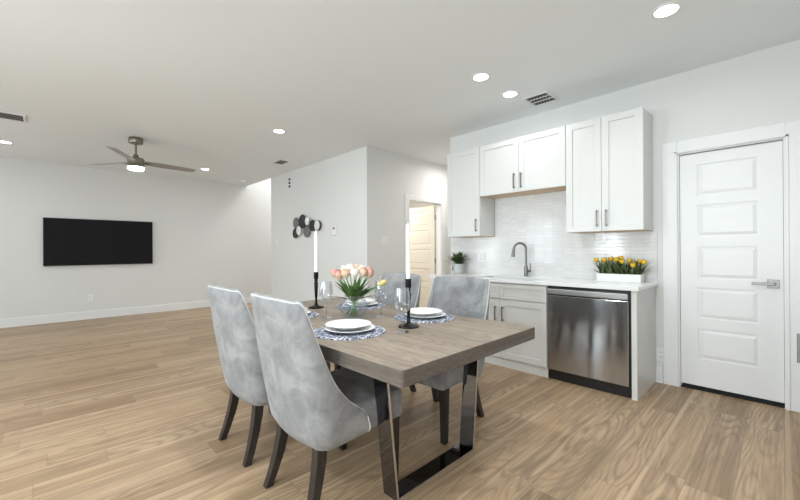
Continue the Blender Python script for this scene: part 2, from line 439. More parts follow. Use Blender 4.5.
# kitchen wall with the closet door opening
OX0, OX1, OZ = -0.640, 0.015, 2.04
bm = new_bm()
add_box(bm, XE, OX0, YW, YW + T, 0, H); add_box(bm, OX1, XR, YW, YW + T, 0, H); add_box(bm, OX0, OX1, YW, YW + T, OZ, H)
struct('wall_kitchen', bm, M['wall'])
bm = new_bm(); add_box(bm, XE, XE + T, YW + T, YEND, 0, H); struct('wall_hall_right', bm, M['wall'])
RY0, RY1, RZ0, RZ1 = -2.7, -1.1, 0.7, 2.3
bm = new_bm(); add_box(bm, XR, XR + T, YN, RY0, 0, H); add_box(bm, XR, XR + T, RY1, YW + T, 0, H); add_box(bm, XR, XR + T, RY0, RY1, 0, RZ0); add_box(bm, XR, XR + T, RY0, RY1, RZ1, H)
struct('wall_right', bm, M['wall'])
bm = new_bm()
for a, b, c, d in ((RY0, RY0 + 0.06, RZ0, RZ1), (RY1 - 0.06, RY1, RZ0, RZ1), (RY0 + 0.06, RY1 - 0.06, RZ0, RZ0 + 0.06), (RY0 + 0.06, RY1 - 0.06, RZ1 - 0.06, RZ1)): add_box(bm, XR - 0.01, XR + T, a, b, c, d)
fr = struct('window_5', bm, M['trim'])  # added unseen window, brings more light onto the left wall
bm = new_bm(); add_box(bm, XR + 0.06, XR + 0.066, RY0 + 0.06, RY1 - 0.06, RZ0 + 0.06, RZ1 - 0.06); obj('pane', bm, M['window_glass'], fr)  # pane of the added window
bm = new_bm(); add_box(bm, OX0 - 0.2, OX1 + 0.2, YW + 0.9, YW + 1.0, 0, H); struct('added_dark_backing', bm, M['dark_gap'])  # added dark sheet, shuts outside light off behind the door gap
# wall behind the camera, with three windows
WIN = [(-8.0, -6.8, 0.7, 2.3), (-5.9, -4.8, 0.7, 2.3), (-3.74, -3.00, 0.08, 2.25), (-1.7, -0.1, 0.7, 2.3)]  # second window is added for more light, clear of the dishwasher reflection
bm = new_bm(); xs = XL - T
for (a, b, z0, z1) in WIN:
    add_box(bm, xs, a, YN - T, YN, 0, H); add_box(bm, a, b, YN - T, YN, 0, z0); add_box(bm, a, b, YN - T, YN, z1, H); xs = b
add_box(bm, xs, XR + T, YN - T, YN, 0, H)
struct('wall_behind', bm, M['wall'])
for i, (a, b, z0, z1) in enumerate(WIN):
    bm = new_bm(); w = 0.06; mid = (a + b) / 2
    add_box(bm, a, a + w, YN - T, YN + 0.01, z0, z1); add_box(bm, b - w, b, YN - T, YN + 0.01, z0, z1)
    add_box(bm, mid - w / 2, mid + w / 2, YN - T, YN + 0.005, z0, z1)
    add_box(bm, a + w, b - w, YN - T, YN + 0.01, z0, z0 + w); add_box(bm, a + w, b - w, YN - T, YN + 0.01, z1 - w, z1)
    fr = struct('window_%d' % (i + 1), bm, M['trim'])  # window_2 is the added one
    bm = new_bm(); add_box(bm, a + w, b - w, YN - 0.07, YN - 0.064, z0 + w, z1 - w)
    obj('pane', bm, M['window_glass'], fr)

# baseboards
BH, BT = 0.145, 0.014
def baseboard(name, *boxes):
    bm = new_bm()
    for (x0, x1, y0, y1) in boxes:
        add_box(bm, x0, x1, y0, y1, 0, BH - 0.012)
        cx = 0.004
        if x1 - x0 < y1 - y0: add_box(bm, x0 + (0 if x0 < -8 or x0 in (XB,) else cx), x1 - cx * (x0 < -8 or x0 in (XB,)), y0, y1, BH - 0.012, BH)
        else: add_box(bm, x0, x1, y0 + cx, y1, BH - 0.012, BH)
    struct(name, bm, M['trim'])
baseboard('baseboard_left', (XL, XL + BT, YN, YA))
baseboard('baseboard_stairwell', (XL - 0.02, XL - 0.006, YA + 0.01, YEND))
baseboard('baseboard_entry', (XS, XB, YA - BT, YA))
baseboard('baseboard_hall', (XB, XB + BT, YA - BT, DY0 - 0.10))
baseboard('baseboard_kitchen', (-0.805, OX0 - 0.115, YW - BT, YW), (OX1 + 0.115, XR, YW - BT, YW))

# door casings (trim)
def casing_y(name, x0, x1, ztop, y, w=0.108):
    bm = new_bm()
    for a, b in ((x0 - w, x0), (x1, x1 + w)):
        add_box(bm, a, b, y - 0.016, y, 0, ztop + w, 0.003, 1)
    add_box(bm, x0, x1, y - 0.016, y, ztop, ztop + w, 0.003, 1)
    # inner stepped bead and the jamb lining
    add_box(bm, x0 - 0.016, x0 + 0.002, y - 0.024, y - 0.012, 0, ztop + 0.014, 0.002, 1)
    add_box(bm, x1 - 0.002, x1 + 0.016, y - 0.024, y - 0.012, 0, ztop + 0.014, 0.002, 1)
    add_box(bm, x0 - 0.016, x1 + 0.016, y - 0.024, y - 0.012, ztop - 0.002, ztop + 0.016, 0.002, 1)
    add_box(bm, x0, x0 + 0.012, y, y + T, 0, ztop); add_box(bm, x1 - 0.012, x1, y, y + T, 0, ztop); add_box(bm, x0 + 0.012, x1 - 0.012, y, y + T, ztop - 0.012, ztop)
    struct(name, bm, M['trim'])
casing_y('trim_1', OX0, OX1, OZ, YW)
bm = new_bm(); w = 0.095
add_box(bm, XB, XB + 0.018, DY0 - w, DY0, 0, DZ + w, 0.003, 1); add_box(bm, XB, XB + 0.018, DY1, DY1 + w, 0, DZ + w, 0.003, 1)
add_box(bm, XB, XB + 0.018, DY0, DY1, DZ, DZ + w, 0.003, 1)
add_box(bm, XB - T, XB, DY0, DY0 + 0.012, 0, DZ); add_box(bm, XB - T, XB, DY1 - 0.012, DY1, 0, DZ); add_box(bm, XB - T, XB, DY0 + 0.012, DY1 - 0.012, DZ - 0.012, DZ)
struct('trim_2', bm, M['trim'])
bm = new_bm(); add_box(bm, OX0 + 0.012, OX1 - 0.012, YW + 0.012, YW + T, 0, 0.012, 0.003, 1); struct('door_gap_shade', bm, M['dark_gap'])   # dark strip painting in the shade of the gap under the door

# panel doors
def panel_door(bm, x0, x1, y, z0, z1, px0, px1, panels, th=0.036):
    """slab with its front on plane y (facing -Y)"""
    d = 0.009
    add_box(bm, x0, x1, y + d, y + th, z0, z1)
    add_box(bm, x0, px0, y, y + d, z0, z1); add_box(bm, px1, x1, y, y + d, z0, z1)
    zs = z0
    for a, b in panels:
        add_box(bm, px0, px1, y, y + d, zs, a); zs = b
        # raised field with a sloped moulding
        i0, i1, m = 0.010, 0.034, 0.0025
        q = [bm.verts.new(v) for v in ((px0 + i0, y + d, a + i0), (px1 - i0, y + d, a + i0), (px1 - i0, y + d, b - i0), (px0 + i0, y + d, b - i0),
                                      (px0 + i1, y + m, a + i1), (px1 - i1, y + m, a + i1), (px1 - i1, y + m, b - i1), (px0 + i1, y + m, b - i1))]
        for k in range(4): bm.faces.new((q[k], q[(k + 1) % 4], q[4 + (k + 1) % 4], q[4 + k]))
        bm.faces.new(q[4:])
    add_box(bm, px0, px1, y, y + d, zs, z1)

PANELS = [(0.270, 0.525), (0.615, 0.875), (0.955, 1.225), (1.310, 1.580), (1.660, 1.925)]
bm = new_bm()
panel_door(bm, OX0 + 0.014, OX1 - 0.014, YW + 0.022, 0.036, 2.022, -0.506, -0.132, PANELS)
d1 = struct('door_1', bm, M['trim'])
bm = new_bm()
add_box(bm, -0.088, -0.022, YW + 0.012, YW + 0.022, 0.902, 0.966, 0.002, 1)
hd = obj('handle', bm, M['nickel'], d1); hd['label'] = 'square satin nickel lever handle'
bm = new_bm()
add_tube(bm, [(-0.055, YW + 0.013, 0.934), (-0.055, YW - 0.034, 0.934)], 0.011, 14)
add_box(bm, -0.172, -0.043, YW - 0.044, YW - 0.030, 0.924, 0.944, 0.004, 2)
obj('lever', bm, M['nickel'], hd)

# cream door standing open inside the side room
bm = new_bm()
W2 = DY1 - DY0 - 0.03
hx = XB - T - 0.012
panel_door(bm, hx - W2, hx, DY1 - 0.034, 0.012, 2.012, hx - W2 + 0.11, hx - 0.11, PANELS)
d2 = struct('door_2', bm, M['cream'])
for hz in (0.25, 1.02, 1.80):
    bm = new_bm(); add_tube(bm, [(hx + 0.008, DY1 - 0.016, hz - 0.045), (hx + 0.008, DY1 - 0.016, hz + 0.045)], 0.008, 10)
    h = obj('hinge', bm, M['nickel'], d2)
bm = new_bm(); add_lathe(bm, [(0, 0), (0.026, 0.0), (0.027, 0.012), (0.012, 0.018), (0.012, 0.045), (0.027, 0.056), (0.027, 0.068), (0, 0.075)], 20)
bm.transform(Matrix.Translation((hx - W2 + 0.06, DY1 - 0.034, 0.95)) @ Matrix.Rotation(R(90), 4, 'X'))
obj('knob', bm, M['nickel'], d2, True, 40)

# ------------------------------------------------------------------ ceiling fittings
def downlight(x, y, label, watts=DOWNLIGHT_W, color=LAMP, r=0.078):
    t = thing('recessed_light', label, 'ceiling light', (x, y, H), 0, 'recessed ceiling lights')
    bm = new_bm(); add_lathe(bm, [(r - 0.014, 0.0), (r - 0.014, -0.005), (r - 0.004, -0.008), (r + 0.006, -0.005), (r + 0.008, 0.0)], 32)
    obj('trim_ring', bm, M['trim'], t, True, 40)
    bm = new_bm(); add_lathe(bm, [(0, -0.004), (r - 0.014, -0.004), (r - 0.014, -0.0005), (0, -0.0005)], 32)
    obj('lens', bm, M['lamp'], t)
    area_light('bulb', (0, 0, -0.012), (0, 0, 0), 2 * r - 0.03, 2 * r - 0.03, watts, color, 170, t, 'DISK')
    return t
downlight(-0.513, 2.875, 'round recessed ceiling light nearest the top right corner, largest in view', 4.0)
downlight(-1.847, 2.777, 'round recessed ceiling light left of the ceiling vent, the farther from the kitchen wall')
downlight(-1.853, 3.289, 'round recessed ceiling light right next to the three-slot ceiling vent')
downlight(-4.445, 2.134, 'round recessed ceiling light above the dining area, alone right of the ceiling fan')
downlight(-7.417, 2.11, 'small round recessed ceiling light just right of the fan blade tip')
downlight(-7.45, -0.423, 'round recessed ceiling light at the left edge, below the long vent')

# added unseen downlights above and beside the camera, for more top light
for gx, gy in ((-0.513, 0.95), (-1.847, 0.95), (-0.513, -1.2), (-1.847, -1.2), (-4.445, -0.42), (-4.445, -2.3), (-7.417, -2.3)):
    downlight(gx, gy, 'added round recessed ceiling light out of view, for extra top light', 12.5 if gx > -4 else 3.0)

def register(label, x0, x1, y0, y1, sections, along='x', n=9):
    t = thing('ceiling_vent', label, 'ceiling vent', ((x0 + x1) / 2, (y0 + y1) / 2, H), 0)
    a, b = (x1 - x0) / 2, (y1 - y0) / 2; f = 0.022
    bm = new_bm()
    add_box(bm, -a, a, -b, -b + f, -0.010, 0, 0.003, 1); add_box(bm, -a, a, b - f, b, -0.010, 0, 0.003, 1)
    add_box(bm, -a, -a + f, -b + f, b - f, -0.010, 0, 0.003, 1); add_box(bm, a - f, a, -b + f, b - f, -0.010, 0, 0.003, 1)
    L0, L1 = (-b + f, b - f) if along == 'y' else (-a + f, a - f)
    for k in range(1, sections):
        c = L0 + (L1 - L0) * k / sections
        if along == 'y': add_box(bm, -a + f, a - f, c - 0.006, c + 0.006, -0.009, 0)
        else: add_box(bm, c - 0.006, c + 0.006, -b + f, b - f, -0.009, 0)
    obj('frame', bm, M['trim'], t)
    bm = new_bm(); add_box(bm, -a + f, a - f, -b + f, b - f, -0.0015, -0.0004); obj('backing', bm, M['vent_dark'], t)
    bm = new_bm()
    for k in range(n):
        if along == 'y':
            c = -a + f + (2 * a - 2 * f) * (k + 0.5) / n
            add_box(bm, c - 0.004, c + 0.004, -b + f, b - f, -0.008, -0.002)
        else:
            c = -b + f + (2 * b - 2 * f) * (k + 0.5) / n
            add_box(bm, -a + f, a - f, c - 0.004, c + 0.004, -0.008, -0.002)
    obj('slats', bm, M['vent_grey'], t)
    return t
register('square white ceiling vent with three slotted sections above the kitchen cabinets', -1.83, -1.57, 3.48, 3.76, 3, 'y', 7)
register('long slotted ceiling vent cut off by the left edge of the picture', -6.16, -5.85, -0.95, -0.175, 1, 'y', 4)
register('small flat ceiling vent near the entry wall with the disc sculpture', -6.12, -5.80, 2.80, 3.00, 1, 'x', 6)

bm = new_bm(); add_lathe(bm, [(0, -0.034), (0.045, -0.034), (0.062, -0.024), (0.068, -0.006), (0.068, 0)], 28)
tag(obj('smoke_detector', bm, M['plate_switch'], None, True, 40, (-8.145, 3.056, H)), 'round white smoke detector on the ceiling by the stair opening', 'smoke detector')

# ceiling fan
fan = thing('ceiling_fan', 'three-blade ceiling fan with lit lens over the living area', 'ceiling fan', (-6.02, 0.86, H))
bm = new_bm(); add_lathe(bm, [(0.0, -0.075), (0.078, -0.075), (0.082, -0.070), (0.082, -0.004), (0.080, 0), (0, 0)], 32); obj('canopy', bm, M['fan_metal'], fan, True, 40)
bm = new_bm(); add_tube(bm, [(0, 0, -0.07), (0, 0, -0.25)], 0.013, 14); obj('downrod', bm, M['fan_metal'], fan, True, 40)
bm = new_bm(); add_lathe(bm, [(0, -0.225), (0.028, -0.225), (0.034, -0.26), (0.040, -0.27), (0.088, -0.275), (0.098, -0.285), (0.098, -0.355), (0.092, -0.362), (0.098, -0.368), (0.102, -0.395), (0.0, -0.395)], 36)
obj('motor_housing', bm, M['fan_metal'], fan, True, 35)
bm = new_bm(); add_lathe(bm, [(0, -0.393), (0.094, -0.393), (0.094, -0.415), (0.085, -0.428), (0.05, -0.436), (0, -0.438)], 36)
obj('lamp_lens', bm, M['lamp'], fan, True, 50)
area_light('bulb', (0, 0, -0.45), (0, 0, 0), 0.17, 0.17, 5, LAMP, 175, fan, 'DISK')
for ang in (97, -27, 214):
    bm = new_bm()
    # pitched tapered blade with a rounded tip
    prof = [(0.10, 0.045), (0.16, 0.058), (0.30, 0.064), (0.50, 0.060), (0.68, 0.052), (0.73, 0.046), (0.742, 0.030)]
    top = [[bm.verts.new((r, s * w, -0.318 - s * w * 0.24 + dz)) for s in (-1, 1)] for r, w in prof for dz in (0,)]
    bot = [[bm.verts.new((r, s * w, -0.318 - s * w * 0.24 - 0.007)) for s in (-1, 1)] for r, w in prof]
    for k in range(len(prof) - 1):
        bm.faces.new((top[k][0], top[k + 1][0], top[k + 1][1], top[k][1])); bm.faces.new((bot[k][0], bot[k][1], bot[k + 1][1], bot[k + 1][0]))
        bm.faces.new((top[k][0], bot[k][0], bot[k + 1][0], top[k + 1][0])); bm.faces.new((top[k][1], top[k + 1][1], bot[k + 1][1], bot[k][1]))
    bm.faces.new((top[0][0], top[0][1], bot[0][1], bot[0][0])); bm.faces.new((top[-1][0], bot[-1][0], bot[-1][1], top[-1][1]))
    bm.transform(Matrix.Rotation(R(ang), 4, 'Z'))
    bl = obj('blade', bm, M['fan_blade'], fan)
    bm = new_bm(); add_box(bm, 0.06, 0.20, -0.022, 0.022, -0.333, -0.326, 0.002, 1); bm.transform(Matrix.Rotation(R(ang), 4, 'Z'))
    obj('blade_bracket', bm, M['fan_metal'], bl)

# lights in the places the photo does not show: hall, side room, stairwell
downlight(-3.62, 5.0, 'round recessed light in the hall ceiling behind the wall cabinets', 9, (1, 0.97, 0.92))
area_light('side_room_light', (-5.6, 4.3, 2.65), (0, 0, 0), 0.5, 0.5, 36, (1.0, 0.95, 0.86))
area_light('stairwell_light', (-7.95, 5.2, 4.9), (0, 0, 0), 1.0, 1.4, 72, (1, 1, 1))

# ------------------------------------------------------------------ things on the walls
tv = thing('television', 'large black flat-screen television mounted on the left wall', 'television', (XL, 0.720, 1.388))
bm = new_bm(); add_box(bm, 0.018, 0.058, -0.778, 0.778, -0.412, 0.412, 0.006, 2); obj('housing', bm, M['black'], tv)
bm = new_bm(); add_box(bm, 0.0575, 0.0595, -0.768, 0.768, -0.400, 0.402); obj('screen', bm, M['screen'], tv)
bm = new_bm(); add_box(bm, 0.0005, 0.02, -0.25, 0.25, -0.18, 0.18); obj('wall_mount', bm, M['black'], tv)

def wall_plate(name, label, cat, loc, rotz, w, h, kind, group=None):
    """plate lies in local XZ, its face towards local -Y"""
    t = thing(name, label, cat, loc, rotz, group)
    bm = new_bm(); add_box(bm, -w / 2, w / 2, -0.006, -0.0004, -h / 2, h / 2, 0.002, 2); obj('cover_plate', bm, M['plate_switch'], t)
    if kind == 'outlet':
        for s in (-1, 1):
            bm = new_bm(); add_box(bm, -0.017, 0.017, -0.0085, -0.005, s * 0.021 - 0.014, s * 0.021 + 0.014, 0.002, 1)
            so = obj('socket', bm, M['trim'], t)
            bm = new_bm()
            for dx in (-0.006, 0.006): add_box(bm, dx - 0.0012, dx + 0.0012, -0.0091, -0.0084, s * 0.021 - 0.003, s * 0.021 + 0.007)
            obj('slot', bm, M['vent_dark'], so)
    else:
        n = kind
        for k in range(n):
            c = (k - (n - 1) / 2) * 0.046
            bm = new_bm(); add_box(bm, c - 0.0165, c + 0.0165, -0.0095, -0.005, -0.033, 0.033, 0.003, 1); obj('rocker', bm, M['trim'], t)
    return t
wall_plate('wall_outlet', 'white double outlet low on the wall below the television', 'outlet', (XL, 0.549, 0.38), R(90), 0.075, 0.12, 'outlet')
wall_plate('wall_outlet', 'white outlet on the tiles right of the potted plant', 'outlet', (-2.655, YW - 0.0105, 1.111), 0, 0.115, 0.115, 'outlet')
wall_plate('wall_outlet', 'white outlet low on the wall between dishwasher end panel and closed door', 'outlet', (-0.768, YW, 0.255), 0, 0.07, 0.115, 'outlet')
wall_plate('light_switch', 'white double rocker switch left of the doorway with the cream door', 'light switch', (XB, 3.715, 1.368), R(90), 0.12, 0.12, 2)
wall_plate('light_switch', 'small white switch on the entry wall near the stair opening', 'light switch', (-7.15, YA, 1.395), 0, 0.075, 0.12, 1)
th = thing('thermostat', 'small white thermostat on the wall right of the disc sculpture', 'thermostat', (-5.05, YA, 1.535))
bm = new_bm(); add_box(bm, -0.045, 0.045, -0.022, -0.0004, -0.075, 0.075, 0.006, 2); obj('housing', bm, M['plate_switch'], th)
bm = new_bm(); add_box(bm, -0.028, 0.028, -0.0235, -0.0215, 0.02, 0.058); obj('display', bm, M['vent_grey'], th)
dc = thing('wall_vent', 'small upright white wall vent with three dark slots, high on the entry wall', 'vent', (-6.578, YA, 2.522))
bm = new_bm(); add_box(bm, -0.055, 0.055, -0.010, -0.0004, -0.115, 0.115, 0.004, 2); obj('frame', bm, M['trim'], dc)
for k in (-1, 0, 1):
    bm = new_bm(); add_box(bm, -0.038, 0.038, -0.012, -0.0098, k * 0.068 - 0.022, k * 0.068 + 0.022, 0.001, 1); obj('slot', bm, M['vent_dark'], dc)

art = thing('wall_sculpture', 'wall sculpture of overlapping dark, grey and pale round discs', 'wall art', (-6.0, YA, 1.65))
for (x, z, r, dep, mt) in [(-6.357, 1.737, 0.103, 0.030, 'art_grey'), (-6.116, 1.752, 0.124, 0.052, 'art_dark'), (-5.945, 1.752, 0.070, 0.074, 'art_silver'),
                          (-6.382, 1.546, 0.092, 0.048, 'art_dark'), (-6.248, 1.590, 0.080, 0.070, 'art_silver'), (-5.962, 1.569, 0.112, 0.034, 'art_taupe'),
                          (-5.762, 1.659, 0.098, 0.050, 'art_dark'), (-5.619, 1.652, 0.078, 0.072, 'art_silver'), (-5.565, 1.648, 0.085, 0.026, 'art_grey')]:  # last grey disc is the pale disc's wall shadow, drawn as a disc
    x += 1.75 * dep; z -= (z - 1.2) * dep / 3.4
    bm = new_bm(); add_lathe(bm, [(0, 0), (0.012, 0), (0.012, dep - 0.008), (r, dep - 0.008), (r + 0.003, dep - 0.004), (r, dep), (r * 0.6, dep - 0.002), (0, dep - 0.003)], 40)
    bm.transform(Matrix.Translation((x + 6.0, -0.0004, z - 1.65)) @ Matrix.Rotation(R(90), 4, 'X'))
    d = obj('disc', bm, M[mt], art, True, 30)
    d['label'] = {'art_grey': 'grey disc, the rightmost a painted shadow', 'art_dark': 'charcoal disc', 'art_silver': 'pale disc', 'art_taupe': 'taupe disc'}[mt]

# ------------------------------------------------------------------ kitchen
bm = new_bm()
add_box(bm, -3.150, -0.79, YW - 0.010, YW - 0.0003, 0.905, 1.372); add_box(bm, -2.458, -1.470, YW - 0.010, YW - 0.0003, 1.372, 1.835)
struct('wall_backsplash', bm, M['tile'])

def shaker(bm, x0, x1, z0, z1, y, rail=0.06, th=0.019):
    """five-piece front, face on plane y (towards -Y)"""
    g = 0.0016
    x0 += g; x1 -= g; z0 += g; z1 -= g
    add_box(bm, x0, x0 + rail, y, y + th, z0, z1, 0.0012, 1); add_box(bm, x1 - rail, x1, y, y + th, z0, z1, 0.0012, 1)
    add_box(bm, x0 + rail, x1 - rail, y, y + th, z0, z0 + rail, 0.0012, 1); add_box(bm, x0 + rail, x1 - rail, y, y + th, z1 - rail, z1, 0.0012, 1)
    add_box(bm, x0 + rail, x1 - rail, y + 0.009, y + th - 0.003, z0 + rail, z1 - rail)

def bar_pull(bm, x, z0, z1, y):
    add_box(bm, x - 0.006, x + 0.006, y - 0.034, y - 0.024, z0, z1, 0.002, 1)
    for z in (z0 + 0.012, z1 - 0.012): add_box(bm, x - 0.005, x + 0.005, y - 0.026, y, z - 0.005, z + 0.005)

def wall_cabinet(label, x0, x1, z0, z1, splits, pulls):
    t = thing('wall_cabinet', label, 'wall cabinet', (0, YW, 0), 0, 'upper kitchen cabinets')
    t.location = ((x0 + x1) / 2, YW, z0)
    ox, oz = t.location.x, t.location.z
    def L(x): return x - ox
    bm = new_bm(); add_box(bm, L(x0), L(x1), -0.310, -0.0004, 0.004, z1 - z0); obj('body', bm, M['cab'], t)
    bm = new_bm(); add_box(bm, L(x0) + 0.001, L(x1) - 0.001, -0.309, -0.012, 0.0, 0.0038); b = obj('bottom_panel', bm, M['maple'], t); b['label'] = 'bare wood underside'
    for i, (a, b) in enumerate(zip(splits[:-1], splits[1:])):
        bm = new_bm(); shaker(bm, L(a), L(b), 0.0, z1 - z0, -0.330)
        d = obj('door', bm, M['cab'], t)
        px, pz0, pz1 = pulls[i]
        bm = new_bm(); bar_pull(bm, L(px), pz0 - z0, pz1 - z0, -0.330); h = obj('handle', bm, M['nickel'], d); h['label'] = 'brushed nickel bar pull'
    return t
wall_cabinet('tall white single-door wall cabinet above the potted plant', -2.945, -2.462, 1.372, 2.42, [-2.945, -2.462], [(-2.508, 1.425, 1.575)])
wall_cabinet('short white double-door wall cabinet above the faucet', -2.460, -1.470, 1.832, 2.42, [-2.460, -1.968, -1.470], [(-2.016, 1.872, 2.036), (-1.934, 1.868, 2.032)])
wall_cabinet('tall white double-door wall cabinet above the yellow tulip planter', -1.468, -0.820, 1.372, 2.42, [-1.468, -1.150, -0.820], [(-1.186, 1.415, 1.568), (-1.108, 1.415, 1.568)])

def base_cabinet(label, x0, x1, drawers, doors, pulls, dpulls=()):
    t = thing('base_cabinet', label, 'base cabinet', ((x0 + x1) / 2, YW, 0), 0, 'lower kitchen cabinets')
    ox = t.location.x
    yf = 3.365 - YW
    bm = new_bm(); a_, b_, p_ = x0 - ox, x1 - ox, 0.016
    add_box(bm, a_, a_ + p_, yf + 0.02, -0.0004, 0.09, 0.874); add_box(bm, b_ - p_, b_, yf + 0.02, -0.0004, 0.09, 0.874)
    add_box(bm, a_ + p_, b_ - p_, yf + 0.02, -0.0004, 0.09, 0.106); add_box(bm, a_ + p_, b_ - p_, -0.012, -0.0004, 0.106, 0.874)
    add_box(bm, a_ + p_, b_ - p_, yf + 0.02, yf + 0.036, 0.106, 0.874); obj('body', bm, M['cab'], t)
    bm = new_bm(); add_box(bm, x0 - ox, x1 - ox, yf + 0.024, yf + 0.042, 0.0, 0.0895); obj('toe_kick', bm, M['cab'], t)
    for i, (a, b) in enumerate(drawers):
        bm = new_bm(); shaker(bm, a - ox, b - ox, 0.704, 0.862, yf, 0.042)
        d = obj('drawer', bm, M['cab'], t)
        if dpulls:
            c = (a + b) / 2 - ox; bm = new_bm(); add_box(bm, c - 0.07, c + 0.07, yf - 0.034, yf - 0.024, 0.777, 0.789, 0.002, 1)
            for s in (-1, 1): add_box(bm, c + s * 0.058 - 0.005, c + s * 0.058 + 0.005, yf - 0.026, yf, 0.778, 0.788)
            obj('handle', bm, M['nickel'], d)
    for i, (a, b) in enumerate(doors):
        bm = new_bm(); shaker(bm, a - ox, b - ox, 0.098, 0.698, yf)
        d = obj('door', bm, M['cab'], t)
        bm = new_bm(); bar_pull(bm, pulls[i] - ox, 0.478, 0.628, yf); h = obj('handle', bm, M['nickel'], d); h['label'] = 'dark nickel bar pull'
    return t
base_cabinet('white base cabinet at the left end of the counter, behind the grey chair', -2.965, -2.518, [(-2.965, -2.518)], [(-2.965, -2.518)], [-2.56], (1,))
base_cabinet('white double-door sink cabinet left of the dishwasher', -2.516, -1.536, [(-2.516, -2.026), (-2.026, -1.536)], [(-2.516, -2.026), (-2.026, -1.536)], [-2.072, -1.988])

bm = new_bm(); add_box(bm, -0.845, -0.806, 3.372, YW - 0.0004, 0, 0.8738, 0.001, 1)
tag(obj('end_panel', bm, M['cab']), 'white upright end panel on the right side of the dishwasher', 'cabinet panel')

# counter with the sink cut out
CX0, CX1, CY0, CY1, CZ0, CZ1 = -2.985, -0.785, 3.338, YW - 0.011, 0.875, 0.907
SX0, SX1, SY0, SY1 = -2.38, -1.68, 3.43, 3.80
bm = new_bm()
vo = [(CX0, CY0), (CX1, CY0), (CX1, CY1), (CX0, CY1)]; vi = [(SX0, SY0), (SX1, SY0), (SX1, SY1), (SX0, SY1)]
V = {(r, z, k): bm.verts.new((*p, zz)) for r, ps in (('o', vo), ('i', vi)) for z, zz in ((0, CZ0), (1, CZ1)) for k, p in enumerate(ps)}
for k in range(4):
    n = (k + 1) % 4
    bm.faces.new((V['o', 1, k], V['o', 1, n], V['i', 1, n], V['i', 1, k])); bm.faces.new((V['o', 0, k], V['i', 0, k], V['i', 0, n], V['o', 0, n]))
    bm.faces.new((V['o', 0, k], V['o', 0, n], V['o', 1, n], V['o', 1, k])); bm.faces.new((V['i', 0, k], V['i', 1, k], V['i', 1, n], V['i', 0, n]))
ct = obj('countertop', bm, M['quartz']); mod = ct.modifiers.new('bevel', 'BEVEL'); mod.width = 0.003; mod.segments = 2
tag(ct, 'white quartz countertop over the base cabinets and dishwasher', 'countertop')
bm = new_bm()
e = 0.004
add_box(bm, SX0 - e, SX0, SY0 - e, SY1 + e, 0.68, 0.874); add_box(bm, SX1, SX1 + e, SY0 - e, SY1 + e, 0.68, 0.874)
add_box(bm, SX0, SX1, SY0 - e, SY0, 0.68, 0.874); add_box(bm, SX0, SX1, SY1, SY1 + e, 0.68, 0.874); add_box(bm, SX0 - e, SX1 + e, SY0 - e, SY1 + e, 0.676, 0.68)
sk = thing('sink', 'undermount steel sink let into the white countertop', 'sink', (0, 0, 0)); obj('basin', bm, M['steel2'], sk)
bm = new_bm(); add_lathe(bm, [(0, 0.683), (0.03, 0.682), (0.045, 0.684), (0.05, 0.6802), (0, 0.6802)], 24, -2.03, 3.62); obj('drain', bm, M['chrome'], sk, True, 40)

fx, fy = -2.005, 3.885
fc = thing('faucet', 'brushed nickel gooseneck faucet behind the sink', 'faucet', (fx, fy, CZ1))
bm = new_bm(); add_lathe(bm, [(0, 0), (0.030, 0.0), (0.030, 0.006), (0.024, 0.010), (0.022, 0.04), (0.022, 0.10), (0.0145, 0.125), (0, 0.125)], 24); obj('base', bm, M['nickel'], fc, True, 40)
bm = new_bm()
dirx, diry = -0.62, -0.78
pts = [(0, 0, 0.11), (0, 0, 0.305)]
for k in range(1, 13):
    a = PI * k / 12 * 0.93; rr = 0.070
    s = rr * (1 - math.cos(a)); pts.append((dirx * s, diry * s, 0.305 + rr * math.sin(a)))
add_tube(bm, pts, 0.0125, 14); obj('spout', bm, M['nickel'], fc, True, 60)
bm = new_bm(); e1 = Vector(pts[-1]); add_tube(bm, [e1 + Vector((0, 0, 0.004)), e1 + Vector((dirx * 0.006, diry * 0.006, -0.03)), e1 + Vector((dirx * 0.012, diry * 0.012, -0.085)), e1 + Vector((dirx * 0.014, diry * 0.014, -0.10))], [0.0135, 0.016, 0.020, 0.019], 16); obj('spray_head', bm, M['nickel'], fc, True, 50)
bm = new_bm(); add_tube(bm, [(0.0, 0, 0.06), (0.062, -0.012, 0.062)], 0.013, 14); add_tube(bm, [(0.055, -0.012, 0.058), (0.062, -0.016, 0.10), (0.060, -0.018, 0.15)], [0.008, 0.006, 0.006], 10); obj('handle', bm, M['nickel'], fc, True, 50)

# dishwasher
dw = thing('dishwasher', 'stainless steel dishwasher under the counter', 'dishwasher', (-1.191, YW, 0))
bm = new_bm(); add_box(bm, -0.342, 0.342, -0.60, -0.002, 0.10, 0.868); obj('body', bm, M['black'], dw)
bm = new_bm()
add_box(bm, -0.328, 0.328, -0.628, -0.603, 0.098, 0.785, 0.004, 2)
obj('door', bm, M['steel'], dw)
bm = new_bm(); add_box(bm, -0.328, 0.328, -0.645, -0.603, 0.796, 0.846, 0.006, 3); h = obj('handle', bm, M['steel2'], dw); h['label'] = 'full-width stainless pocket handle'
bm = new_bm(); add_box(bm, -0.330, 0.330, -0.590, -0.560, 0.0, 0.098); tk = obj('toe_kick', bm, M['black'], dw)

